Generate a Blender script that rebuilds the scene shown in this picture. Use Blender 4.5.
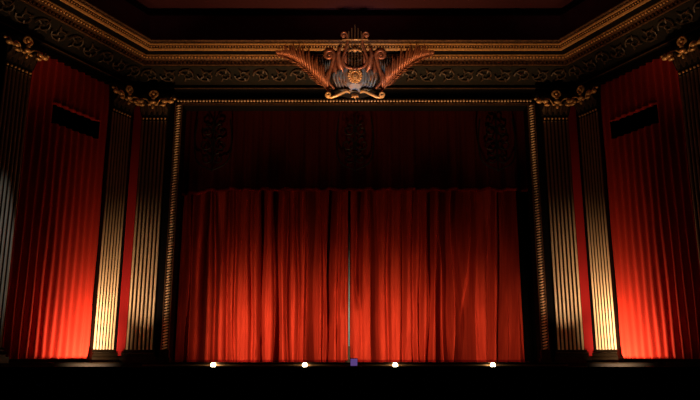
import bpy, math, random
from mathutils import Vector, Matrix
C = bpy.context.scene.collection
PI = math.pi
random.seed(4)
for o in list(bpy.data.objects): bpy.data.objects.remove(o)

# ------------------------------------------------------------------ camera, world, light
D = 22.0; PITCH = math.atan(159/700); SP = math.radians(25.3); CX = -7.32
cam = bpy.data.cameras.new('camera'); cam.lens = 36; cam.sensor_width = 36
cam.shift_x = -5/700; cam.clip_end = 200
co = bpy.data.objects.new('camera', cam); C.objects.link(co)
co.location = (0, -D, .1); co.rotation_euler = (PI/2+PITCH, 0, 0)
bpy.context.scene.camera = co
w = bpy.data.worlds.new('world'); bpy.context.scene.world = w; w.use_nodes = True
w.node_tree.nodes['Background'].inputs[0].default_value = (.5, .6, .8, 1)
w.node_tree.nodes['Background'].inputs[1].default_value = .004
vs = bpy.context.scene.view_settings
vs.view_transform = 'Standard'; vs.look = 'None'; vs.gamma = 1; vs.use_curve_mapping = False; vs.exposure = 0

def lamp(name, kind, loc, energy, color, target=None, size=.1, angle=60, blend=.5):
    l = bpy.data.lights.new(name, kind); l.energy = energy; l.color = color
    o = bpy.data.objects.new(name, l); C.objects.link(o); o.location = loc
    l.shadow_soft_size = size
    if kind == 'SPOT': l.spot_size = math.radians(angle); l.spot_blend = blend
    if target is not None:
        o.rotation_euler = (Vector(target)-Vector(loc)).to_track_quat('-Z', 'Y').to_euler()
    return o
WARM = (1, .50, .20)
# four stage footlights
FOOT = [(-3.98, 420), (-1.41, 330), (1.13, 400), (3.87, 260)]
for x, e in FOOT:
    lamp('footlight_glow', 'POINT', (x, -1.66, .03), e*.03, WARM, None, .05)
    lamp('footlight_beam', 'SPOT', (x, -1.64, .03), e*1.6, (1, .60, .30), (x+(.5 if x < -2 else 0), 1.3, .9), .05, 84, 1)
    lamp('footlight_beam', 'SPOT', (x, -1.64, .03), e*.42, WARM, (x*.92, 1.3, 2.7), .05, 64, 1)
# two floods washing the wing drapes, low in the pit at the foot of the side walls
def wing(s, off, z, side):
    return (side*(-CX + s*math.sin(SP) - off*math.cos(SP)), -s*math.cos(SP) - off*math.sin(SP), z)
for sd in (-1, 1):
    lamp('wing_flood_beam', 'SPOT', wing(1.4, 1.5, -.22, sd), 850, (1, .60, .31), wing(1.5, 0, .45, sd), .05, 112, 1)
    lamp('wing_flood_beam', 'SPOT', wing(1.4, 1.5, -.22, sd), 280, (1, .50, .21), wing(.9, -.1, 2.7, sd), .05, 62, 1)
    lamp('wing_flood_beam', 'SPOT', wing(1.35, 1.55, -.2, sd), 300, (1, .62, .34), (sd*6.45, 0, 2.6), .05, 46, 1)  # extra spot added to brighten the front pilaster, not a fixture of its own
# unseen uplights added to brighten the gilded cornice, capitals and lyre from below
for x in (-7.2, -4.2, -1.2, 1.2, 4.2, 7.2):
    lamp('fill_uplight', 'SPOT', (x, -3.6, -1.0), 1900 if abs(x) < 7 else 560, (1, .52, .22), (x, -1.0 if abs(x) < 7 else -3.0, 9.9), .15, 40 if abs(x) < 7 else 24, 1)
for sd in (-1, 1):
    lamp('fill_uplight', 'SPOT', (sd*5.2, -4.8, -1.0), 1100, (1, .52, .22), (sd*8.3, -4.2, 10.2), .15, 25, 1)
lamp('fill_uplight', 'SPOT', (.3, -4.7, -1.0), 800, (1, .55, .28), (0, -.9, 9.6), .15, 26, 1)
lamp('fill_uplight', 'SPOT', (1.2, -4.8, -1.0), 900, (.45, .62, 1), (.3, -1, 9.2), .15, 16, 1)
for x in (-7, 0, 7):  # unseen spots added to lift the dark attic above the cornice
    lamp('attic_fill', 'SPOT', (x*.6, -17, 8.3), 320, (1, .7, .6), (x, -1, 12.7), .2, 21, 1)
hs = lamp('house_spot', 'SPOT', (-4, -16, .5), 800, (.8, .9, 1), (-9.33, -4.1, 2.2), .03, 24, .3)
hs.scale = (.17, 1, 1)      # barn doors closed to a slot

# ------------------------------------------------------------------ materials
def mat(name, col, rough=.6, metal=0, col2=None, scale=20, bump=0, bscale=60, sheen=0, emit=None, spec=.5, stretch=None):
    m = bpy.data.materials.new(name); m.use_nodes = True; nt = m.node_tree; b = nt.nodes['Principled BSDF']
    b.inputs['Base Color'].default_value = (*col, 1); b.inputs['Roughness'].default_value = rough
    b.inputs['Metallic'].default_value = metal; b.inputs['Specular IOR Level'].default_value = spec
    tc = nt.nodes.new('ShaderNodeTexCoord'); src = tc.outputs['Object']
    if stretch:
        mp = nt.nodes.new('ShaderNodeMapping'); mp.inputs['Scale'].default_value = stretch
        nt.links.new(src, mp.inputs[0]); src = mp.outputs[0]
    if col2:
        n = nt.nodes.new('ShaderNodeTexNoise'); n.inputs['Scale'].default_value = scale; n.inputs['Detail'].default_value = 4
        r = nt.nodes.new('ShaderNodeValToRGB'); r.color_ramp.elements[0].position = .35; r.color_ramp.elements[1].position = .65
        r.color_ramp.elements[0].color = (*col, 1); r.color_ramp.elements[1].color = (*col2, 1)
        nt.links.new(src, n.inputs['Vector']); nt.links.new(n.outputs['Fac'], r.inputs[0]); nt.links.new(r.outputs[0], b.inputs['Base Color'])
    if bump:
        n = nt.nodes.new('ShaderNodeTexNoise'); n.inputs['Scale'].default_value = bscale
        bp = nt.nodes.new('ShaderNodeBump'); bp.inputs['Strength'].default_value = bump; bp.inputs['Distance'].default_value = .02
        nt.links.new(src, n.inputs['Vector']); nt.links.new(n.outputs['Fac'], bp.inputs['Height']); nt.links.new(bp.outputs[0], b.inputs['Normal'])
    if sheen: b.inputs['Sheen Weight'].default_value = sheen; b.inputs['Sheen Tint'].default_value = (*[min(1, c*1.5) for c in col], 1)
    if emit: b.inputs['Emission Color'].default_value = (*emit[0], 1); b.inputs['Emission Strength'].default_value = emit[1]
    return m
M = dict(
    velvet=mat('red_velvet', (.43, .036, .018), .8, col2=(.31, .021, .011), scale=3, bump=.15, bscale=40, spec=.15, stretch=(3, 3, .3)),
    drape=mat('wing_velvet', (.46, .030, .018), .8, bump=.1, bscale=50, spec=.15),
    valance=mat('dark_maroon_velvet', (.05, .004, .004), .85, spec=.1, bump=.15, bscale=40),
    fringe=mat('crimson_fringe', (.22, .008, .008), .8, spec=.1),
    ceil2=mat('dark_maroon_plaster', (.045, .012, .016), .8, spec=.1),
    strip=mat('crimson_damask', (.42, .018, .022), .75, spec=.15),
    black=mat('black_paint', (.005, .005, .006), .7, spec=.08),
    blackcloth=mat('black_cloth', (.003, .003, .003), .95, spec=0),
    applique=mat('black_satin', (.004, .006, .007), .5, spec=.3),
    stage=mat('dark_stage_boards', (.003, .002, .0014), .6, spec=.03, col2=(.005, .0035, .002), scale=6, stretch=(1, 8, 1)),
    ceiling=mat('maroon_ceiling', (.11, .026, .034), .8, col2=(.09, .02, .028), scale=2, spec=.1),
    framegilt=mat('pale_frame_gilt', (.85, .62, .40), .4, .15),
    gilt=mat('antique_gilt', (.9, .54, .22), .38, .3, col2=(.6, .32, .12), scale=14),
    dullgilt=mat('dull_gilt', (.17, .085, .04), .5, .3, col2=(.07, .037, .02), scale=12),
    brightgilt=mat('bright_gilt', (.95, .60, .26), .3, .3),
    frieze=mat('bronze_green_frieze', (.012, .014, .013), .7, 0, col2=(.02, .017, .014), scale=8, spec=.1),
    relief=mat('dark_bronze_relief', (.045, .034, .026), .5, .1, col2=(.10, .06, .035), scale=9),
    silver=mat('silver_gilt_reed', (.66, .54, .38), .45, .12, col2=(.55, .44, .30), scale=5, stretch=(4, 4, .3)),
    flute=mat('dark_flute_ground', (.02, .014, .010), .7, 0, spec=.1),
    plinth=mat('dark_bronze_plinth', (.005, .0035, .002), .35, 0, spec=.2),
    copper=mat('copper_bronze', (.42, .155, .075), .42, .5, col2=(.22, .085, .05), scale=9),
    patina=mat('blue_grey_patina', (.16, .24, .32), .45, .3, col2=(.24, .15, .11), scale=5),
    string=mat('string_brass', (.30, .18, .10), .4, .6),
    lampblack=mat('black_lamp_housing', (.012, .012, .012), .5),
    bulb=mat('warm_bulb', (1, .9, .7), .3, emit=((1, .78, .45), 22)),
    violet=mat('violet_lens', (.2, .1, .4), .3, emit=((.30, .16, .62), .32)),
    grey=mat('pale_grey_metal', (.20, .30, .44), .5, .0),
    brass=mat('brass_nosing', (.16, .10, .05), .35, .6),
)

# ------------------------------------------------------------------ mesh builder
class MB:
    def __init__(s): s.v = []; s.f = []
    def add(s, vs_, fs):
        n = len(s.v); s.v += [tuple(v) for v in vs_]; s.f += [tuple(i+n for i in f) for f in fs]
    def box(s, x0, x1, y0, y1, z0, z1):
        s.add([(x, y, z) for z in (z0, z1) for y in (y0, y1) for x in (x0, x1)],
              [(0, 2, 3, 1), (4, 5, 7, 6), (0, 1, 5, 4), (2, 6, 7, 3), (0, 4, 6, 2), (1, 3, 7, 5)])
    def ball(s, c, r, nu=8, nv=5, sc=(1, 1, 1)):
        vs_ = [(c[0], c[1], c[2]-r*sc[2])]; fs = []
        for j in range(1, nv):
            t = -PI/2+PI*j/nv
            for i in range(nu):
                a = 2*PI*i/nu
                vs_.append((c[0]+r*sc[0]*math.cos(t)*math.cos(a), c[1]+r*sc[1]*math.cos(t)*math.sin(a), c[2]+r*sc[2]*math.sin(t)))
        vs_.append((c[0], c[1], c[2]+r*sc[2])); L = len(vs_)-1
        for i in range(nu):
            k = (i+1) % nu
            fs.append((0, 1+k, 1+i)); fs.append((L, L-nu+i, L-nu+k))
            for j in range(nv-2):
                a = 1+j*nu; fs.append((a+i, a+k, a+nu+k, a+nu+i))
        s.add(vs_, fs)
    def tube(s, pts, r, n=6, closed=False, flat=1):
        P_ = [Vector(p) for p in pts]; N = len(P_); rs = r if hasattr(r, '__len__') else [r]*N
        vs_ = []; fs = []; up = Vector((0, 1, 0))
        for i, p in enumerate(P_):
            if closed: t = P_[(i+1) % N]-P_[i-1]
            else: t = P_[min(i+1, N-1)]-P_[max(i-1, 0)]
            t.normalize()
            a = t.cross(up)
            if a.length < .1: a = t.cross(Vector((1, 0, 0)))
            a.normalize(); b = t.cross(a)
            for k in range(n):
                q = 2*PI*k/n; vs_.append(p+a*math.cos(q)*rs[i]+b*math.sin(q)*rs[i]*flat)
        for i in range(N if closed else N-1):
            j = (i+1) % N
            for k in range(n): fs.append((i*n+k, i*n+(k+1) % n, j*n+(k+1) % n, j*n+k))
        if not closed: fs.append(tuple(range(n-1, -1, -1))); fs.append(tuple((N-1)*n+k for k in range(n)))
        s.add(vs_, fs)
    def prism(s, poly, z0, z1):
        n = len(poly)
        s.add([(*p, z0) for p in poly]+[(*p, z1) for p in poly],
              [tuple(range(n-1, -1, -1)), tuple(range(n, 2*n))]+[(i, (i+1) % n, n+(i+1) % n, n+i) for i in range(n)])
    def lathe(s, prof, c=(0, 0, 0), n=14):        # profile of (radius, z)
        vs_ = []; fs = []
        for r, z in prof:
            for k in range(n): vs_.append((c[0]+r*math.cos(2*PI*k/n), c[1]+r*math.sin(2*PI*k/n), c[2]+z))
        for i in range(len(prof)-1):
            for k in range(n): fs.append((i*n+k, i*n+(k+1) % n, (i+1)*n+(k+1) % n, (i+1)*n+k))
        fs.append(tuple(range(n-1, -1, -1))); fs.append(tuple((len(prof)-1)*n+k for k in range(n)))
        s.add(vs_, fs)
    def leaf(s, pts, wid, thick=.03, cup=.3, front=-1):
        """a ridged blade along pts (x,y,z) facing -Y, widest a third along, pointed"""
        P_ = [Vector(p) for p in pts]; N = len(P_); vs_ = []; fs = []
        for i, p in enumerate(P_):
            t = (P_[min(i+1, N-1)]-P_[max(i-1, 0)]).normalized()
            side = Vector((t.z, 0, -t.x)); side.normalize() if side.length > .01 else None
            u = i/(N-1); h = wid*(.35+.65*math.sin(PI*min(1, u*1.25+.12)))*(1-u**4)+.002
            vs_ += [p-side*h+Vector((0, cup*h, 0)), p+Vector((0, front*thick, 0)), p+side*h+Vector((0, cup*h, 0)), p+Vector((0, thick*.6+cup*h*.5, 0))]
        for i in range(N-1):
            for k in range(4): fs.append((i*4+k, i*4+(k+1) % 4, i*4+4+(k+1) % 4, i*4+4+k))
        fs += [(3, 2, 1, 0), tuple((N-1)*4+k for k in range(4))]
        s.add(vs_, fs)
    def build(s, name, m, parent=None, smooth=False, loc=None):
        me = bpy.data.meshes.new(name); me.from_pydata(s.v, [], s.f); me.validate(); me.update()
        me.materials.append(m)
        if smooth: me.polygons.foreach_set('use_smooth', [True]*len(me.polygons))
        o = bpy.data.objects.new(name, me); C.objects.link(o)
        if parent: o.parent = parent
        if loc: o.location = loc
        import bmesh
        bm = bmesh.new(); bm.from_mesh(me); bmesh.ops.recalc_face_normals(bm, faces=bm.faces); bm.to_mesh(me); bm.free()
        return o
def tag(o, label=None, cat=None, group=None, kind=None):
    if label: o['label'] = label
    if cat: o['category'] = cat
    if group: o['group'] = group
    if kind: o['kind'] = kind
    return o
def struct(o): o['kind'] = 'structure'; return o
def empty(name, loc, rz=0, rx=0):
    o = bpy.data.objects.new(name, None); C.objects.link(o); o.location = loc; o.rotation_euler = (rx, 0, rz); o.empty_display_size = .2
    return o
def copy_tree(o, parent=None):
    c = o.copy(); C.objects.link(c)
    if parent: c.parent = parent
    for ch in list(o.children): copy_tree(ch, c)
    return c
def spiral(cx, cz, r0, r1, a0, turns, n=22, y=0, dy=0):
    return [(cx+(r0+(r1-r0)*i/n)*math.cos(a0+turns*2*PI*i/n), y+dy*i/n, cz+(r0+(r1-r0)*i/n)*math.sin(a0+turns*2*PI*i/n)) for i in range(n+1)]
def bez(pts, n=16):        # smooth curve through points (Catmull-Rom)
    P_ = [Vector(p) for p in pts]; P_ = [2*P_[0]-P_[1]]+P_+[2*P_[-1]-P_[-2]]; out = []
    seg = len(P_)-3; m = max(2, n//seg)
    for i in range(seg):
        a, b, c, d = P_[i:i+4]
        for k in range(m):
            t = k/m
            out.append(.5*((2*b)+(-a+c)*t+(2*a-5*b+4*c-d)*t*t+(-a+3*b-3*c+d)*t**3))
    out.append(P_[-2]); return out

# ------------------------------------------------------------------ room shell
sn, cs = math.sin(SP), math.cos(SP); SE = 9.5
def WX(s, off, sd): p = wing(s, off, 0, sd); return (p[0], p[1])
def path(p):
    c = -CX-.634*p
    l = WX(SE, p, -1); r = WX(SE, p, 1)
    return [l, (-c, -p), (c, -p), r]
mb = MB()
mb.box(-7.9, -5.72, 0, .5, -1.2, 9.2); mb.box(5.72, 7.9, 0, .5, -1.2, 9.2); mb.box(-5.72, 5.72, 0, .5, 8.31, 9.2)
mb.box(-7.9, 7.9, 0, .5, 9.2, 11.3)
struct(mb.build('wall_front', M['black']))
for sd, nm in ((-1, 'wall_left'), (1, 'wall_right')):
    mb = MB()
    for s0, s1, o0, o1, z0, z1 in ((-.3, SE, -.7, -.5, -1.2, 11.3), (-.1, 1.08, -.5, 0, -1.2, 11.3), (4.12, 5.0, -.5, 0, -1.2, 11.3),
                                   (8.3, SE, -.5, 0, -1.2, 11.3), (1.08, 4.12, -.5, 0, 8.75, 11.3), (5.0, 8.3, -.5, 0, 8.75, 11.3), (1.08, 4.12, -.5, 0, -1.2, .06)):
        mb.prism([WX(s0, o0, sd), WX(s1, o0, sd), WX(s1, o1, sd), WX(s0, o1, sd)], z0, z1)
    struct(mb.build(nm, M['black']))
# stage floor with wing ledges, and trough in front
L1 = WX(1.48, .58, -1); R1 = WX(1.48, .58, 1); L2 = WX(SE, .58, -1); R2 = WX(SE, .58, 1)
L3 = WX(SE, -.7, -1); R3 = WX(SE, -.7, 1)
mb = MB(); mb.prism([L3, L2, (-6.95, -.58), (-6.25, -.58), (-6.1, -1.55), (6.1, -1.55), (6.25, -.58), (6.95, -.58), R2, R3, (9, 4.2), (-9, 4.2)], -.035, 0)
struct(mb.build('floor', M['stage']))
mb = MB(); mb.prism([L3, L2, (-6.95, -.57), (-6.25, -.57), (-6.1, -1.54), (6.1, -1.54), (6.25, -.57), (6.95, -.57), R2, R3, (9, 4.1), (-9, 4.1)], -1.2, -.035)
struct(mb.build('trim_5', M['black']))
T1 = WX(2.6, 1.5, -1); T2 = WX(2.6, 1.5, 1)
mb = MB(); mb.prism([(-5.4, -1.45), (-5.4, -2.2), (5.4, -2.2), (5.4, -1.45)], -.5, -.36)
for sd in (-1, 1): mb.prism([WX(.9, 1.1, sd), WX(1.7, 1.1, sd), WX(1.7, 1.8, sd), WX(.9, 1.8, sd)], -1.2, -.34)
struct(mb.build('trim_6', M['black']))
mb = MB(); mb.box(-12.4, 12.4, -5.45, -5.2, -1.2, -.11); mb.box(-12.4, 12.4, -5.5, -5.15, -.11, -.075)
struct(mb.build('wall_pit', M['black']))
mb = MB(); mb.box(-13, 13, -28, 4, -1.35, -1.2); struct(mb.build('floor_2', M['black']))
mb = MB(); mb.box(-9.2, 9.2, 4.0, 4.2, 0, 11.3); struct(mb.build('wall_back', M['blackcloth']))
mb = MB(); mb.prism([WX(SE, -.7, -1), (-13, -28), (13, -28), WX(SE, -.7, 1), (9.2, 4.2), (-9.2, 4.2)], 11.3, 11.5)
struct(mb.build('ceiling', M['ceil2']))
# brass edge strip of the stage
mb = MB(); mb.box(-6.05, 6.05, -1.565, -1.54, -.085, -.055)
tag(mb.build('stage_edge_strip', M['brass']), 'thin brass strip along the front edge of the stage', 'edge strip')

# ------------------------------------------------------------------ cornice (mitred sweeps around the three walls)
def sweep(prof, name, m, parent=None):
    st = [path(p) for p, z in prof]; vs_ = []; fs = []; n = len(prof)
    for k in range(4):
        for i in range(n): vs_.append((st[i][k][0], st[i][k][1], prof[i][1]))
    for k in range(3):
        for i in range(n-1): fs.append((k*n+i, (k+1)*n+i, (k+1)*n+i+1, k*n+i+1))
    mb = MB(); mb.add(vs_, fs); return mb.build(name, m, parent)
def along(p, z, spacing, fn, mb, skip=0):
    q = path(p)
    for k in range(3):
        a, b = Vector(q[k]), Vector(q[k+1]); L = (b-a).length; n = int(L/spacing); t = (b-a)/L; nr = Vector((t.y, -t.x))
        for i in range(n):
            c = a+t*(i+.5)*L/n
            fn(mb, c, t, nr, z)
def bead(r, stretch=1):
    def f(mb, c, t, nr, z): mb.ball((c.x, c.y, z), r, 5, 4, (1, 1, stretch))
    return f
def dent(wd, h, dp):
    def f(mb, c, t, nr, z):
        vs_ = []
        for zz in (z, z+h):
            for a, b in ((-wd, 0), (wd, 0), (wd, dp), (-wd, dp)):
                q = c+t*a+nr*b; vs_.append((q.x, q.y, zz))
        mb.add(vs_, [(0, 1, 2, 3), (7, 6, 5, 4), (0, 4, 5, 1), (1, 5, 6, 2), (2, 6, 7, 3), (3, 7, 4, 0)])
    return f
arch = struct(sweep([(.0, 8.62), (.05, 8.62), (.05, 8.84), (.11, 8.86), (.11, 8.90), (.06, 8.92), (.06, 8.98), (.0, 8.98)], 'trim_1', M['black']))
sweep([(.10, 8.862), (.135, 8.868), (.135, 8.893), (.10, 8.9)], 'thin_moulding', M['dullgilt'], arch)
cor = struct(sweep([(0, 8.98), (.07, 8.98), (.10, 9.02), (.16, 9.10), (.38, 9.33), (.56, 9.44), (.60, 9.46), (.60, 9.50)], 'trim_2', M['frieze']))
mb = MB(); q0 = [path(.30), 9.25]
def wave(k, flip):
    pass
# running scroll relief on the coved frieze
for k in range(3):
    a, b = Vector(path(0)[k]), Vector(path(0)[k+1]); L = (b-a).length; t = (b-a)/L; nr = Vector((t.y, -t.x))
    n = int(L/.62)
    u0, u1 = .25, L-.25
    def P3(u, v):           # u along, v 0..1 up the cove
        p = .10+.50*v; z = 9.03+.43*v-.03*math.sin(PI*v)
        c = a+t*u+nr*(p+.02); return (c.x, c.y, z)
    for i in range(n):
        uc = u0+(u1-u0)*(i+.5)/n; f = 1 if i % 2 else -1
        pts = []
        for j in range(17):
            th = j/16*2*PI*1.35; r = .30*(1-j/17)
            pts.append(P3(min(u1, max(u0, uc+r*.95*math.cos(th+PI))), .5+f*r*1.25*math.sin(th+PI)))
        mb.tube(pts, [.030-.001*j for j in range(17)], 5)
        for j in range(4):
            th = j*1.5+.6; pts2 = [P3(uc+.10*math.cos(th)*kk, min(.95, max(.05, .5+f*.15*math.sin(th)*kk))) for kk in (1, 1.9, 2.7)]
            mb.tube(pts2, [.03, .035, .008], 5)
mb.build('scroll_relief', M['relief'], cor)
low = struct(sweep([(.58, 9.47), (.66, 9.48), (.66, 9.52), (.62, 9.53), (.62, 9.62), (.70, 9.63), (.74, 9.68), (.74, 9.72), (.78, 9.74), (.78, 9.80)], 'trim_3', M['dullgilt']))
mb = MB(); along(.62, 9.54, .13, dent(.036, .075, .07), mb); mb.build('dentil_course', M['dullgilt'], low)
mb = MB(); along(.765, 9.70, .105, bead(.042), mb); mb.build('bead_course', M['gilt'], low, True)
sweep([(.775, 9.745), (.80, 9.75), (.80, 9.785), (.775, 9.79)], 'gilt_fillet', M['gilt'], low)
up = struct(sweep([(.76, 9.80), (1.08, 9.81), (1.08, 9.84)], 'trim_4', M['black']))
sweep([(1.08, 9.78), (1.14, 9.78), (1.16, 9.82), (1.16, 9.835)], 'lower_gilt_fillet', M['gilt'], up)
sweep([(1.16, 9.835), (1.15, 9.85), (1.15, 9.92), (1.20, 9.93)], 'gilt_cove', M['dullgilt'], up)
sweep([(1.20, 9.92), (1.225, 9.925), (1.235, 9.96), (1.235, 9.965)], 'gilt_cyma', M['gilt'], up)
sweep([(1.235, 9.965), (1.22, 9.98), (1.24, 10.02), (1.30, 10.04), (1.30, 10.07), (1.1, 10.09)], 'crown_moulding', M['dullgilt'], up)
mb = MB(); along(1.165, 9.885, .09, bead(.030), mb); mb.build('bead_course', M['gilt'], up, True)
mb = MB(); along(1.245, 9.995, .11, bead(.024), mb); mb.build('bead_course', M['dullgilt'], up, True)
struct(sweep([(1.12, 10.06), (1.02, 10.15), (.98, 10.6), (.9, 11.1), (.6, 11.3)], 'wall_attic', M['ceiling']))

# ------------------------------------------------------------------ beaded proscenium frame
fr = empty('proscenium_frame', (0, -.02, 0))
tag(fr, 'gilded beaded frame around the dark stage opening', 'frame')
def bar(x0, x1, z0, z1, name):
    mb = MB(); mb.box(x0, x1, -.10, 0, z0, z1); o = mb.build(name, M['flute'], fr)
    return o
FZ = 8.36
for sd in (-1, 1):
    x0, x1 = sorted((sd*5.70, sd*5.94))
    o = bar(x0, x1, .37, FZ, 'side_rail')
    mb = MB(); z = .40
    while z < FZ-.05:
        mb.tube([(x0+.05, -.11, z), ((x0+x1)/2, -.155, z+.022), (x1-.05, -.11, z+.045)], [.018, .031, .018], 6); z += .088
    mb.build('rope_moulding', M['framegilt'], o, True)
    mb = MB(); mb.box(x0, x0+.03, -.13, -.10, .37, FZ); mb.box(x1-.03, x1, -.13, -.10, .37, FZ); mb.build('gilt_fillet', M['dullgilt'], o)
    mb = MB(); mb.box(x0-.06, x1+.06, -.18, .0, 0, .12); mb.box(x0-.02, x1+.02, -.15, .0, .12, .37); mb.build('foot_block', M['plinth'], fr)
o = bar(-5.70, 5.70, 8.30, 8.50, 'top_rail')
mb = MB(); x = -5.85
while x < 5.88:
    mb.ball((x, -.12, 8.43), .038, 6, 4, (1, 1, 1.2)); x += .105
mb.build('bead_row', M['framegilt'], o, True)
mb = MB(); mb.box(-5.94, 5.94, -.125, -.10, 8.32, 8.35); mb.box(-5.94, 5.94, -.115, -.10, 8.49, 8.50); mb.build('gilt_fillet', M['dullgilt'], o)

# ------------------------------------------------------------------ pilasters
def capital(root):
    c = MB()
    # bell
    c.add([(-.44, .0, 7.93), (.44, 0, 7.93), (.44, -.14, 7.93), (-.44, -.14, 7.93), (-.56, 0, 8.60), (.56, 0, 8.60), (.56, -.28, 8.60), (-.56, -.28, 8.60)],
          [(0, 1, 2, 3), (7, 6, 5, 4), (0, 4, 5, 1), (1, 5, 6, 2), (2, 6, 7, 3), (3, 7, 4, 0)])
    cap = c.build('capital', M['frieze'], root)
    mb = MB()
    for i in range(5):
        x = -.36+.18*i; mb.leaf([(x, -.15, 7.95), (x*1.02, -.19, 8.08), (x*1.05, -.25, 8.2), (x*1.05, -.33, 8.23)], .085, .03)
    for i in range(4):
        x = -.29+.193*i; mb.leaf([(x, -.18, 8.05), (x*1.05, -.23, 8.25), (x*1.15, -.30, 8.36), (x*1.2, -.38, 8.37)], .085, .03)
    mb.build('acanthus_leaves', M['relief'], cap)
    for sd in (-1, 1):
        mb = MB()
        pts = bez([(sd*.10, -.28, 8.25), (sd*.22, -.33, 8.40), (sd*.36, -.38, 8.42)], 8)+spiral(sd*.37, 8.32, .10, .02, PI/2, -sd*1.3, 18, -.38, -.03)
        mb.tube(pts, [.022]*len(pts), 6)
        mb.ball((sd*.38, -.42, 8.31), .08, 8, 6, (1.1, .8, .9))
        mb.ball((sd*.34, -.42, 8.18), .07, 8, 6, (1.4, .8, .6))
        mb.tube(bez([(sd*.42, -.34, 8.30), (sd*.52, -.38, 8.36), (sd*.60, -.36, 8.46)], 8), .024, 6)
        mb.ball((sd*.58, -.37, 8.32), .09, 8, 6, (1.15, .8, .75))
        mb.ball((sd*.68, -.34, 8.42), .05, 8, 6, (1.2, .8, .8))
        mb.build('volute', M['brightgilt'], cap, True)
    mb = MB()
    mb.ball((0, -.38, 8.29), .10, 8, 6, (1.2, .8, .6)); mb.ball((0, -.38, 8.42), .06, 8, 6, (1.2, .8, .7))
    for sd in (-1, 1): mb.ball((sd*.11, -.38, 8.21), .05, 8, 5, (1.3, .8, .7))
    mb.tube([(0, -.34, 8.30), (0, -.36, 8.48)], .03, 6)
    mb.ball((0, -.37, 8.12), .05, 6, 5, (.9, .8, 1.1))
    mb.build('centre_leaf', M['brightgilt'], cap, True)
    mb = MB()
    mb.tube([(.125*math.cos(a), -.35, 8.59+.105*math.sin(a)) for a in [2*PI*i/14 for i in range(14)]], .042, 6, True)
    mb.ball((0, -.36, 8.59), .06, 8, 5)
    mb.build('rosette', M['gilt'], cap, True)
    mb = MB(); mb.box(-.64, .64, -.30, 0, 8.60, 8.66); mb.build('abacus', M['black'], cap)
def make_pilaster():
    r = empty('fluted_pilaster', (0, 0, 0))
    mb = MB(); mb.box(-.415, .415, -.10, 0, .37, 7.93); sh = mb.build('shaft', M['flute'], r)
    mb = MB()
    for i in range(7):
        x = -.369+.123*i
        mb.tube([(x, -.098, .40), (x, -.098, 7.72)], .034, 8)
        mb.ball((x, -.098, .40), .036, 8, 4); mb.ball((x, -.098, 7.72), .036, 8, 4)
    mb.build('reeding', M['silver'], sh, True)
    for i in range(7):
        mb = MB(); mb.ball((-.36+.12*i, -.125, 7.82), .036, 6, 5); mb.build('pearl', M['brightgilt'], sh, True)
    mb = MB(); mb.box(-.56, .56, -.24, 0, 0, .15); mb.box(-.50, .50, -.18, 0, .15, .22)
    mb.tube([(-.50, -.17, .25), (.50, -.17, .25)], .045, 8)
    mb.box(-.46, .46, -.13, 0, .22, .37)
    mb.tube([(-.47, -.12, .35), (.47, -.12, .35)], .028, 8)
    mb.build('plinth', M['plinth'], r)
    capital(r)
    return r
pp = make_pilaster()
TH = PI/2-SP
def place(o, s, sd, off=0): o.location = (*WX(s, off, sd), 0); o.rotation_euler.z = -sd*TH
pil = [(None, -1, 'reeded silver-gilt pilaster directly left of the stage opening, beside the beaded frame'),
       (None, 1, 'reeded silver-gilt pilaster directly right of the stage opening, beside the beaded frame'),
       (.66, -1, 'golden-lit reeded pilaster between the left drape and the narrow crimson strip'),
       (.66, 1, 'golden-lit reeded pilaster between the right drape and the narrow crimson strip'),
       (4.56, -1, 'cool grey reeded pilaster at the far left edge of the photo'),
       (4.56, 1, 'dark reeded pilaster at the far right edge, mostly unlit')]
for i, (s, sd, lab) in enumerate(pil):
    o = pp if i == 0 else copy_tree(pp)
    if s is None: o.location = (sd*6.61, 0, 0)
    else: place(o, s, sd)
    tag(o, lab, 'pilaster', 'reeded pilasters around the stage')
for sd, nm in ((-1, 'left'), (1, 'right')):
    mb = MB(); x0, x1 = sorted((sd*7.32, sd*7.03)); mb.box(x0, x1, -.03, 0, .05, 8.3)
    tag(mb.build('fabric_panel', M['strip']), 'narrow plain crimson strip of wall fabric between the two %s pilasters' % nm, 'fabric panel', 'crimson strips between pilasters')

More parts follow.
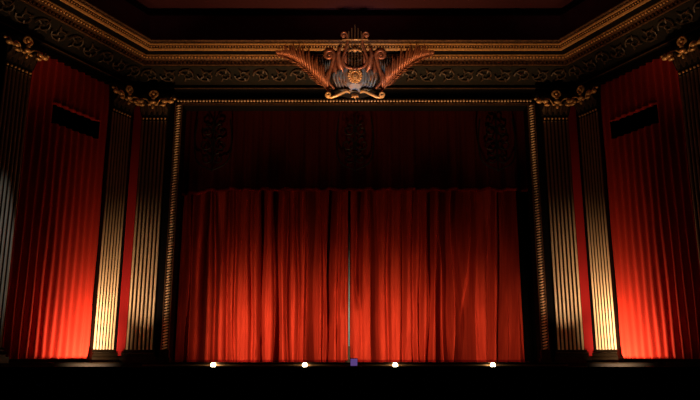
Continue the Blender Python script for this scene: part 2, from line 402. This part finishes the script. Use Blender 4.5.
# ------------------------------------------------------------------ wing drapes with the niche
def make_drape():
    r = empty('wall_drape', (0, 0, 0))       # local x = toward the stage, local -y = into the house; origin at s=1.12+1.5
    W = 3.03; NP = 11.5
    def off(x, z):
        k = (x+W/2)/W
        ph = k*NP*2*PI+.25*math.sin(z*.6+k*5)
        c = .5+.5*math.cos(ph)
        sharp = c
        amp = .06+.065*(1-k)**.7+.008*math.sin(k*9)
        return -(.05+amp*sharp+.012*math.sin(z*1.7+k*20))
    nx = 276; zs = [.1+.25*i for i in range(34)]+[8.6]
    zs = sorted(set([z for z in zs if not (6.70 < z < 7.36)]+[6.72, 7.37]))
    sx0, sx1 = -.66, 1.14                    # niche in local x  (s 3.28 .. 1.48)
    mb = MB(); vs_ = []; fs = []
    for z in zs:
        for i in range(nx+1):
            x = -W/2+W*i/nx; vs_.append((x, off(x, z), z))
    for j in range(len(zs)-1):
        for i in range(nx):
            x = -W/2+W*(i+.5)/nx
            if abs(zs[j]-6.72) < .01 and sx0 < x < sx1: continue
            a = j*(nx+1)+i; fs.append((a, a+1, a+nx+2, a+nx+1))
    mb.add(vs_, fs)
    cl = mb.build('pleated_cloth', M['drape'], r, True)
    # niche lining and gathered hem
    mb = MB(); mb.box(sx0, sx1, .26, .28, 6.72, 7.37); mb.box(sx0, sx0+.02, -.03, .28, 6.72, 7.37); mb.box(sx1-.02, sx1, -.03, .28, 6.72, 7.37)
    mb.box(sx0, sx1, -.02, .28, 6.70, 6.72)
    mb.build('niche_lining', M['blackcloth'], r)
    mb = MB(); n = 110; vs_ = []; fs = []
    for i in range(n+1):
        x = sx0+(sx1-sx0)*i/n; y = off(x, 7.37)
        for dy, z in ((.0, 7.37), (-.035, 7.35), (-.035, 7.31), (.02, 7.29), (.16, 7.33)): vs_.append((x, y+dy, z))
    for i in range(n):
        for k in range(4): fs.append((i*5+k, i*5+k+1, i*5+5+k+1, i*5+5+k))
    mb.add(vs_, fs); mb.build('gathered_hem', M['drape'], r, True)
    return r
dr = make_drape()
def drape_at(o, s, sd): place(o, s, sd, -.1)
drape_at(dr, 2.595, -1)
tag(dr, 'pleated red wall drape with a dark slot, left of the stage', 'drape', 'pleated wing drapes')
# mirrored twin: same pieces, flipped along the wall
d2 = copy_tree(dr); drape_at(d2, 2.595, 1)
for ch in d2.children:
    me = ch.data.copy(); me.transform(Matrix.Scale(-1, 4, (1, 0, 0))); me.flip_normals(); ch.data = me
tag(d2, 'pleated red wall drape with a dark slot, right of the stage', 'drape', 'pleated wing drapes')
for ch in list(dr.children)+list(d2.children):
    if ch.name.startswith('niche'): ch['label'] = 'black lining of the rectangular slot'

# ------------------------------------------------------------------ stage curtains
FOLD = [(-5.63, -5.57, 0.073, 0.22), (-5.22, -5.24, 0.167, 0.36), (-4.75, -4.59, 0.073, 0.22), (-4.3, -4.2, 0.067, 0.14), (-4.06, -3.91, 0.05, 0.08), (-3.52, -3.38, 0.06, 0.1), (-3.14, -3.03, 0.06, 0.16), (-2.66, -2.54, 0.08, 0.26), (-2.29, -2.18, 0.06, 0.16), (-1.91, -1.85, 0.067, 0.14), (-1.45, -1.43, 0.12, 0.38), (-1.09, -1.01, 0.05, 0.12), (-0.77, -0.85, 0.073, 0.2), (-0.51, -0.55, 0.043, 0.07), (0.14, 0.07, 0.073, 0.2), (0.58, 0.65, 0.06, 0.2), (1.13, 1.07, 0.053, 0.07), (1.67, 1.56, 0.05, 0.09), (2.01, 1.92, 0.05, 0.1), (2.25, 2.15, 0.05, 0.07), (2.59, 2.41, 0.067, 0.18), (2.97, 2.77, 0.083, 0.24), (3.18, 3.12, 0.10, 0.30), (3.60, 3.55, 0.15, 0.38), (3.99, 3.81, 0.06, 0.12), (4.64, 4.39, 0.067, 0.12), (5.10, 4.92, 0.15, 0.34), (5.36, 5.21, 0.06, 0.18)]
RND = [random.uniform(0, 6.28) for _ in range(12)]
def cdepth(x, z):
    k = (5.39-z)/5.0
    d = 0
    for xt, xb, wd, am in FOLD:
        xv = xt+(xb-xt)*k+.025*math.sin(z*1.1+xt*7)
        u = (x-xv)/(wd*1.35)
        if abs(u) < 4:
            f = (4.6 if am > .19 else 3.4)*am*(.82+.25*math.sin(z*.8+xt*11))
            if abs(xt-.14) < .01: f *= max(0, min(1, (z-1.6)/1.2))
            d += f*math.exp(-abs(u)**2.6)
    d -= .11*abs(math.sin(x*6.6+RND[0]+.5*math.sin(z*.5)))+.045*abs(math.sin(x*11.3+RND[1]+.4*math.sin(z*.6+1)))
    d -= .004*math.sin(x*37+RND[2]+.5*z)+.06*math.sin(x*5.3+RND[3]+.15*z)
    # soft drag folds low on the left half, near the centre and by the first lamp
    for cx, cz, sx, sl, am in ((-.72, 1.9, .05, .22, .10), (-.45, 1.5, .05, .18, .08), (-3.22, .5, .03, -.35, .05), (-3.10, .5, .03, .35, .05), (1.92, .6, .16, .05, .12), (1.35, 2.2, .05, .05, .04)):
        e = math.exp(-((z-cz)/.9)**2) if cz > 1 else math.exp(-((z-cz)/.55)**2)
        d += am*e*math.exp(-((x-cx-(z-cz)*sl)/sx)**2)
    # skirts gather together near the floor
    return d
SH = 1.4
def make_curtain(xa, xb, lab):
    r = empty('stage_curtain', ((xa+xb)/2, 1.3, 0)); ox = (xa+xb)/2
    tag(r, lab, 'curtain', 'main stage curtain halves')
    nx = int((xb-xa)/.011); zs = [.012, .05, .1, .18]+[.28+.13*i for i in range(62)]
    vs_ = []; fs = []
    for z in zs:
        for i in range(nx+1):
            u = i/nx; x = xa+(xb-xa)*u
            if xb < 1 : x += (-.03*max(0, (z-1)/4)+.10*max(0, (z-5)/3))*u**6 if False else 0
            dd = cdepth(x, z); vs_.append((x-ox-.16*max(0, dd-.05)*SH, dd, z))
    for j in range(len(zs)-1):
        for i in range(nx):
            a = j*(nx+1)+i; fs.append((a, a+1, a+nx+2, a+nx+1))
    mb = MB(); mb.add(vs_, fs); mb.build('velvet_panel', M['velvet'], r, True)
    mb = MB(); vs_ = []; fs = []
    for i in range(nx+1):
        x = xa+(xb-xa)*i/nx; y = cdepth(x, .08)
        for dy, z in ((-.004, .075), (-.02, .06), (-.02, .02), (0, .006)): vs_.append((x-ox-.16*max(0, y-.05)*SH, y+dy, z))
    for i in range(nx):
        for k in range(3): fs.append((i*4+k, i*4+k+1, i*4+5+k, i*4+4+k))
    mb.add(vs_, fs); mb.build('hem', M['fringe'], r, True)
make_curtain(-5.80, -.235, 'left half of the closed red velvet stage curtain')
make_curtain(-.15, 5.62, 'right half of the closed red velvet stage curtain')
# dark masking legs either side
for sd, nm in ((-1, 'left'), (1, 'right')):
    xa, xb = (-7.2, -5.78) if sd < 0 else (5.42, 7.2)
    mb = MB(); vs_ = []; fs = []; n = 90
    for z in (0.01, 4, 8.9):
        for i in range(n+1):
            x = xa+(xb-xa)*i/n; vs_.append((x, .95+.03*math.sin(x*22+z*.1), z))
    for j in range(2):
        for i in range(n): a = j*(n+1)+i; fs.append((a, a+1, a+n+2, a+n+1))
    mb.add(vs_, fs)
    tag(mb.build('masking_leg', M['blackcloth'], None, True), 'black masking drape hanging just inside the %s edge of the opening' % nm, 'masking drape', 'masking drapes')
# slim pole glimpsed through the gap
r = empty('slim_pole', (-.194, 1.0, 0)); tag(r, 'slim pale grey pole standing in the gap between the curtain halves', 'pole')
mb = MB(); mb.lathe([(.019, .5), (.019, 3.6), (.012, 3.62), (.012, 4.6)], n=10); mb.build('pole', M['grey'], r, True)
mb = MB(); mb.lathe([(.12, .0), (.12, .03), (.045, .06), (.04, .5)], n=14); mb.build('base', M['lampblack'], r)

# ------------------------------------------------------------------ valance
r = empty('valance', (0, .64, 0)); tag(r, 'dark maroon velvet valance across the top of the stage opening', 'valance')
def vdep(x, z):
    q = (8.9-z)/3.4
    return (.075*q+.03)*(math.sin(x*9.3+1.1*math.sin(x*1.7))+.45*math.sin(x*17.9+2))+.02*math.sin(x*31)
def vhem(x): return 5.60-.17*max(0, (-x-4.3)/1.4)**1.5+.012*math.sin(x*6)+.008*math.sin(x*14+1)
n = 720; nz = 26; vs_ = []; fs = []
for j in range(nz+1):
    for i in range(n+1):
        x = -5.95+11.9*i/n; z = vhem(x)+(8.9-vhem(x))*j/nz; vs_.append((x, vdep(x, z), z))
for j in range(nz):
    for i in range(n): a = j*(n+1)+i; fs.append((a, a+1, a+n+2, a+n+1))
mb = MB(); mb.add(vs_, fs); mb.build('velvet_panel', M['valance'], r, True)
mb = MB(); vs_ = []; fs = []
for i in range(n+1):
    x = -5.95+11.9*i/n; h = vhem(x); y = vdep(x, h)
    for dy, dz in ((-.012, .05), (-.022, .02), (-.018, -.05), (0, -.055)): vs_.append((x, y+dy, h+dz))
for i in range(n):
    for k in range(3): fs.append((i*4+k, i*4+k+1, i*4+5+k, i*4+4+k))
mb.add(vs_, fs); mb.build('hem_fringe', M['fringe'], r, True)
def motif(cx):
    mb = MB(); y = -.22
    for sd in (-1, 1):
        for zc, rr in ((7.6, .22), (7.1, .26), (6.6, .20)):
            mb.tube(spiral(cx+sd*rr, zc, rr, .04, PI/2, sd*1.3, 18, y), .022, 5)
        mb.tube(bez([(cx+sd*.55, y, 8.0), (cx+sd*.62, y, 7.2), (cx+sd*.5, y, 6.5), (cx, y, 6.2)], 12), .025, 5)
    mb.tube([(cx, y, 8.05), (cx, y, 6.15)], .022, 5)
    o = mb.build('applique', M['applique'], r)
    o['label'] = 'black satin scroll embroidery'
for cx in (-4.75, .0, 4.75): motif(cx)

# ------------------------------------------------------------------ footlights
def make_foot():
    r = empty('footlight', (0, 0, 0))
    mb = MB(); mb.lathe([(.11, 0), (.11, .03), (.03, .05), (.03, .19)], n=12); mb.build('stand', M['lampblack'], r)
    mb = MB(); mb.lathe([(.04, .18), (.075, .20), (.085, .235), (.07, .245)], n=14); mb.build('socket', M['lampblack'], r)
    mb = MB(); mb.ball((0, 0, .295), .068, 12, 8); mb.build('bulb', M['bulb'], r, True)
    return r
ft = make_foot()
names = ['warm glowing footlight bulb at the stage edge, leftmost of the four', 'warm glowing footlight bulb at the stage edge, second from the left',
         'brightest warm footlight bulb, just right of the violet lamp', 'warm glowing footlight bulb at the stage edge, rightmost of the four']
for i, (x, e) in enumerate(FOOT):
    o = ft if i == 0 else copy_tree(ft); o.location = (x, -1.82, -.36); tag(o, names[i], 'stage light', 'stage footlights')
r = empty('violet_lamp', (-.03, -1.80, -.36)); tag(r, 'small dim violet lamp at the stage edge below the curtain gap', 'stage light')
mb = MB(); mb.box(-.10, .10, -.07, .07, 0, .03); mb.box(-.02, .02, -.02, .02, .03, .26); mb.build('stand', M['lampblack'], r)
mb = MB(); mb.box(-.11, .11, -.07, .09, .26, .48); mb.build('housing', M['lampblack'], r)
mb = MB(); mb.box(-.095, .095, -.085, -.07, .275, .465); mb.build('lens', M['violet'], r)
# wing floods in the trough
def flood(sd, lab):
    x, y = WX(1.4, 1.64, sd); r = empty('floodlight', (x, y, -.34), -sd*TH+PI)
    tag(r, lab, 'floodlight', 'low wing floodlights')
    mb = MB(); mb.box(-.14, .14, -.10, .10, 0, .03); mb.box(-.17, -.15, -.02, .02, .02, .16); mb.box(.15, .17, -.02, .02, .02, .16); mb.box(-.17, .17, -.03, .03, .02, .035)
    mb.build('bracket', M['lampblack'], r)
    mb = MB(); mb.add([(-.14, .06, .04), (.14, .06, .04), (.14, .06, .18), (-.14, .06, .18), (-.10, -.02, .04), (.10, -.02, .04), (.10, -.02, .16), (-.10, -.02, .16)][::1],
                      [(0, 1, 2, 3), (4, 5, 6, 7), (0, 1, 5, 4), (2, 3, 7, 6), (0, 3, 7, 4), (1, 2, 6, 5)])
    mb.build('housing', M['lampblack'], r)
flood(-1, 'low black floodlight at the foot of the left wing drape')
flood(1, 'low black floodlight at the foot of the right wing drape')

# ------------------------------------------------------------------ lyre cartouche over the arch
S_ = 1/31.3
cr = empty('lyre_cartouche', (0, -.38, 8.42), 0, math.radians(-0))
cr.rotation_euler = (math.radians(22), 0, 0)
tag(cr, 'carved lyre ornament with spreading plumes above the centre of the arch', 'ornament')
def U(x, v, y=0): return (x*S_, y, v*S_)
# backing shield of swagged drapery
mb = MB()
out = [(-20, 8), (-25, 20), (-21, 34), (-19, 44), (-14, 50), (-9, 44), (0, 38), (9, 44), (14, 50), (19, 44), (21, 34), (25, 20), (20, 8), (10, 3), (0, 5), (-10, 3)]
n = len(out)
vs_ = [U(x, v, .10) for x, v in out]+[U(x*.86, 24+(v-24)*.86, -.06) for x, v in out]+[U(x*.45, 24+(v-24)*.45, -.14) for x, v in out]+[U(0, 24, -.16)]
fs = [tuple(range(n))]
for i in range(n):
    j = (i+1) % n
    fs += [(i, j, n+j, n+i), (n+i, n+j, 2*n+j, 2*n+i), (2*n+i, 2*n+j, 3*n)]
mb.add(vs_, fs); sh = mb.build('shield', M['patina'], cr)
for sd in (-1, 1):
    mb = MB()
    for k in range(4):       # swags of drapery
        x0 = 9+3.4*k
        mb.tube(bez([U(sd*x0, 33-k*1.5, -.10), U(sd*(x0+2.2), 22, -.17), U(sd*(x0-1), 9+k, -.10)], 10), [.03, .05, .06, .06, .05, .045, .04, .03, .03, .02, .02][:11], 6)
    mb.build('drapery_fold', M['patina'], sh, True)
    mb = MB()
    # big upright acanthus beside the lyre
    mb.leaf([U(sd*11, 24, -.12), U(sd*15, 34, -.18), U(sd*17, 43, -.22), U(sd*15.5, 50, -.26), U(sd*13, 51, -.28)], .15, .05)
    mb.leaf([U(sd*15, 18, -.10), U(sd*20, 27, -.16), U(sd*20, 36, -.2), U(sd*18, 42, -.2)], .12, .05)
    mb.leaf([U(sd*8, 30, -.14), U(sd*10, 37, -.2), U(sd*9, 43, -.24), U(sd*7, 46, -.26)], .09, .04)
    mb.build('acanthus_leaf', M['copper'], cr, True)
    mb = MB()
    # C scroll with curl
    pts = bez([U(sd*21, 10, -.10), U(sd*27, 18, -.14), U(sd*24.5, 30, -.16), U(sd*21.5, 40, -.18)], 12)+[Vector(p) for p in spiral(sd*26*S_, 43.5*S_, 5.2*S_, 1.2*S_, PI if sd > 0 else 0, -sd*1.35, 18, -.19, -.04)]
    rr = [.04+.03*math.sin(PI*i/(len(pts)-1)) for i in range(len(pts))]
    mb.tube(pts, rr, 7); mb.ball(U(sd*26, 43.5, -.24), .05)
    mb.build('scroll', M['copper'], cr, True)
    # inner grey plume
    mb = MB(); root = (27, 12)
    for k in range(7):
        a = math.radians(58+k*8) ; L = 26+3*math.sin(k*1.3)
        tx, tv = 27+L*math.cos(a)*.75, 12+L*math.sin(a)*1.15
        mb.leaf([U(sd*(root[0]+.3*k), root[1], -.05), U(sd*(root[0]+(tx-root[0])*.45+1.5), root[1]+(tv-root[1])*.4, -.12), U(sd*(root[0]+(tx-root[0])*.8+1), root[1]+(tv-root[1])*.8, -.16), U(sd*tx, tv, -.15)], .06, .03)
    mb.build('inner_plume', M['patina'], cr, True)
    # outer spreading plume: rib plus many leaflets
    mb = MB()
    rib = bez([U(sd*26, 7, -.04), U(sd*37, 19, -.12), U(sd*52, 33, -.14), U(sd*66, 41, -.12), U(sd*79, 44, -.06)], 24)
    N = len(rib); mb.tube(rib, [.05-.0015*i for i in range(N)], 6)
    for i in range(1, N-1):
        p = rib[i]; u = i/(N-1); t = (rib[min(i+2, N-1)]-rib[i-1]).normalized()
        up_ = Vector((-t.z*sd, 0, t.x*sd)); up_ = up_ if up_.z > 0 else -up_
        L = (.62*math.sin(PI*min(1, .25+u*.75))+.10)*(1+.18*math.sin(i*2.3))
        d = (t*.80+up_*.65).normalized()
        mb.leaf([p, p+d*L*.4+Vector((0, -.06, 0)), p+d*L*.75+up_*.03*1+Vector((0, -.10, 0)), p+d*L*.92+up_*.09+Vector((0, -.08, 0))], .07, .04)
        if i > 2:
            L2 = L*.42; d = (t*.85-up_*.5).normalized()
            mb.leaf([p, p+d*L2*.5+Vector((0, -.04, 0)), p+d*L2+Vector((0, -.03, 0))], .04, .02)
    mb.build('outer_plume', M['copper'], cr, True)
    # foot scroll
    mb = MB()
    pts = bez([U(sd*5, 6, -.16), U(sd*9, 7.5, -.2), U(sd*16, 4.5, -.22), U(sd*23, 1.5, -.22), U(sd*27, 1.2, -.22)], 14)+[Vector(p) for p in spiral(sd*27*S_, 4*S_, 2.9*S_, .9*S_, -PI/2, sd*1.3, 14, -.22, -.03)]
    mb.tube(pts, [.035+.022*math.sin(PI*min(1, i/12)) for i in range(len(pts))], 7)
    mb.build('foot_scroll', M['brightgilt'], cr, True)
mb = MB()
for k in range(3):
    a = (k-1)*.7; mb.leaf([U(0, 5, -.16), U(2.2*math.sin(a)*1.6, 2.4, -.24), U(4.6*math.sin(a)*1.3, -.4+abs(a)*2, -.24)], .07, .04)
mb.ball(U(0, 2.4, -.24), .06); mb.build('pendant_leaf', M['gilt'], cr, True)
# dark ground plate under the foot scrolls
mb = MB(); mb.add([U(-24, 9, -.02), U(24, 9, -.02), U(18, 3, -.02), U(0, -1, -.02), U(-18, 3, -.02), U(-22, 9, .1), U(22, 9, .1), U(16, 3, .1), U(0, 0, .1), U(-16, 3, .1)],
               [(0, 1, 2, 3, 4), (9, 8, 7, 6, 5), (0, 5, 6, 1), (1, 6, 7, 2), (2, 7, 8, 3), (3, 8, 9, 4), (4, 9, 5, 0)])
mb.build('ground_plate', M['frieze'], cr)
# lyre
mb = MB()
for sd in (-1, 1):
    pts = bez([U(sd*2, 30, -.2), U(sd*9, 32, -.22), U(sd*12.5, 39, -.22), U(sd*9.5, 48, -.22), U(sd*7.5, 56, -.22), U(sd*8, 62, -.22)], 24)+[Vector(p) for p in spiral(sd*11.2*S_, 63*S_, 3.4*S_, 1*S_, (PI if sd > 0 else 0), -sd*1.05, 14, -.22)]
    mb.tube(pts, [.056-.0008*i for i in range(len(pts))], 8)
    mb.ball(U(sd*11.6, 63, -.22), .055)
mb.tube([U(-2.5, 30, -.2), U(2.5, 30, -.2)], .07, 8)
ly = mb.build('lyre_frame', M['copper'], cr, True)
mb = MB(); mb.tube([U(-13, 58.5, -.24), U(13, 58.5, -.24)], .026, 6); mb.tube([U(-7, 47, -.22), U(0, 49.5, -.22), U(7, 47, -.22)], .04, 6); mb.ball(U(0, 48.5, -.25), .08)
mb.build('crossbar', M['gilt'], ly, True)
for k in range(5):
    x = (k-2)*3.1; mb = MB(); mb.tube([U(x, 32+abs(k-2)*.8, -.25), U(x, 73-abs(k-2)*3.2, -.25)], .013, 5); mb.build('string', M['string'], ly)
# rosette with mask
mb = MB()
for k in range(16):
    a = 2*PI*k/16; mb.ball(U(6.2*math.cos(a), 23+6.2*math.sin(a), -.22), .055, 6, 5, (1, .8, 1))
mb.tube([U(4.6*math.cos(2*PI*k/16), 23+4.6*math.sin(2*PI*k/16), -.25) for k in range(16)], .035, 6, True)
ro = mb.build('rosette', M['gilt'], cr, True)
mb = MB(); mb.ball(U(0, 22, -.22), .12, 12, 9, (.85, .8, 1.25)); mb.ball(U(0, 21.4, -.32), .022, 6, 5, (.8, 1, 1.6))
mb.tube([U(-.9, 19.6, -.305), U(0, 19.4, -.31), U(.9, 19.6, -.305)], .009, 5)
for sd in (-1, 1): mb.ball(U(sd*1.1, 23, -.30), .016, 6, 4)
mb.leaf([U(0, 19.5, -.26), U(0, 17.2, -.3), U(0, 14.5, -.28)], .06, .03)
mb.build('mask', M['gilt'], ro, True)
mb = MB(); mb.lathe([(.02, 0), (.16, 0), (.16, .02), (.02, .02)]); o = mb.build('dark_disc', M['frieze'], ro); o.rotation_euler = (PI/2, 0, 0); o.location = U(0, 23, -.16)

# small fitting on the dark apron
mb = MB(); mb.box(-7.28, -7.18, -5.49, -5.45, -.50, -.45); mb.box(-7.26, -7.20, -5.50, -5.49, -.49, -.46)
tag(mb.build('wall_socket', M['grey']), 'tiny grey socket on the black front of the orchestra pit wall', 'socket')
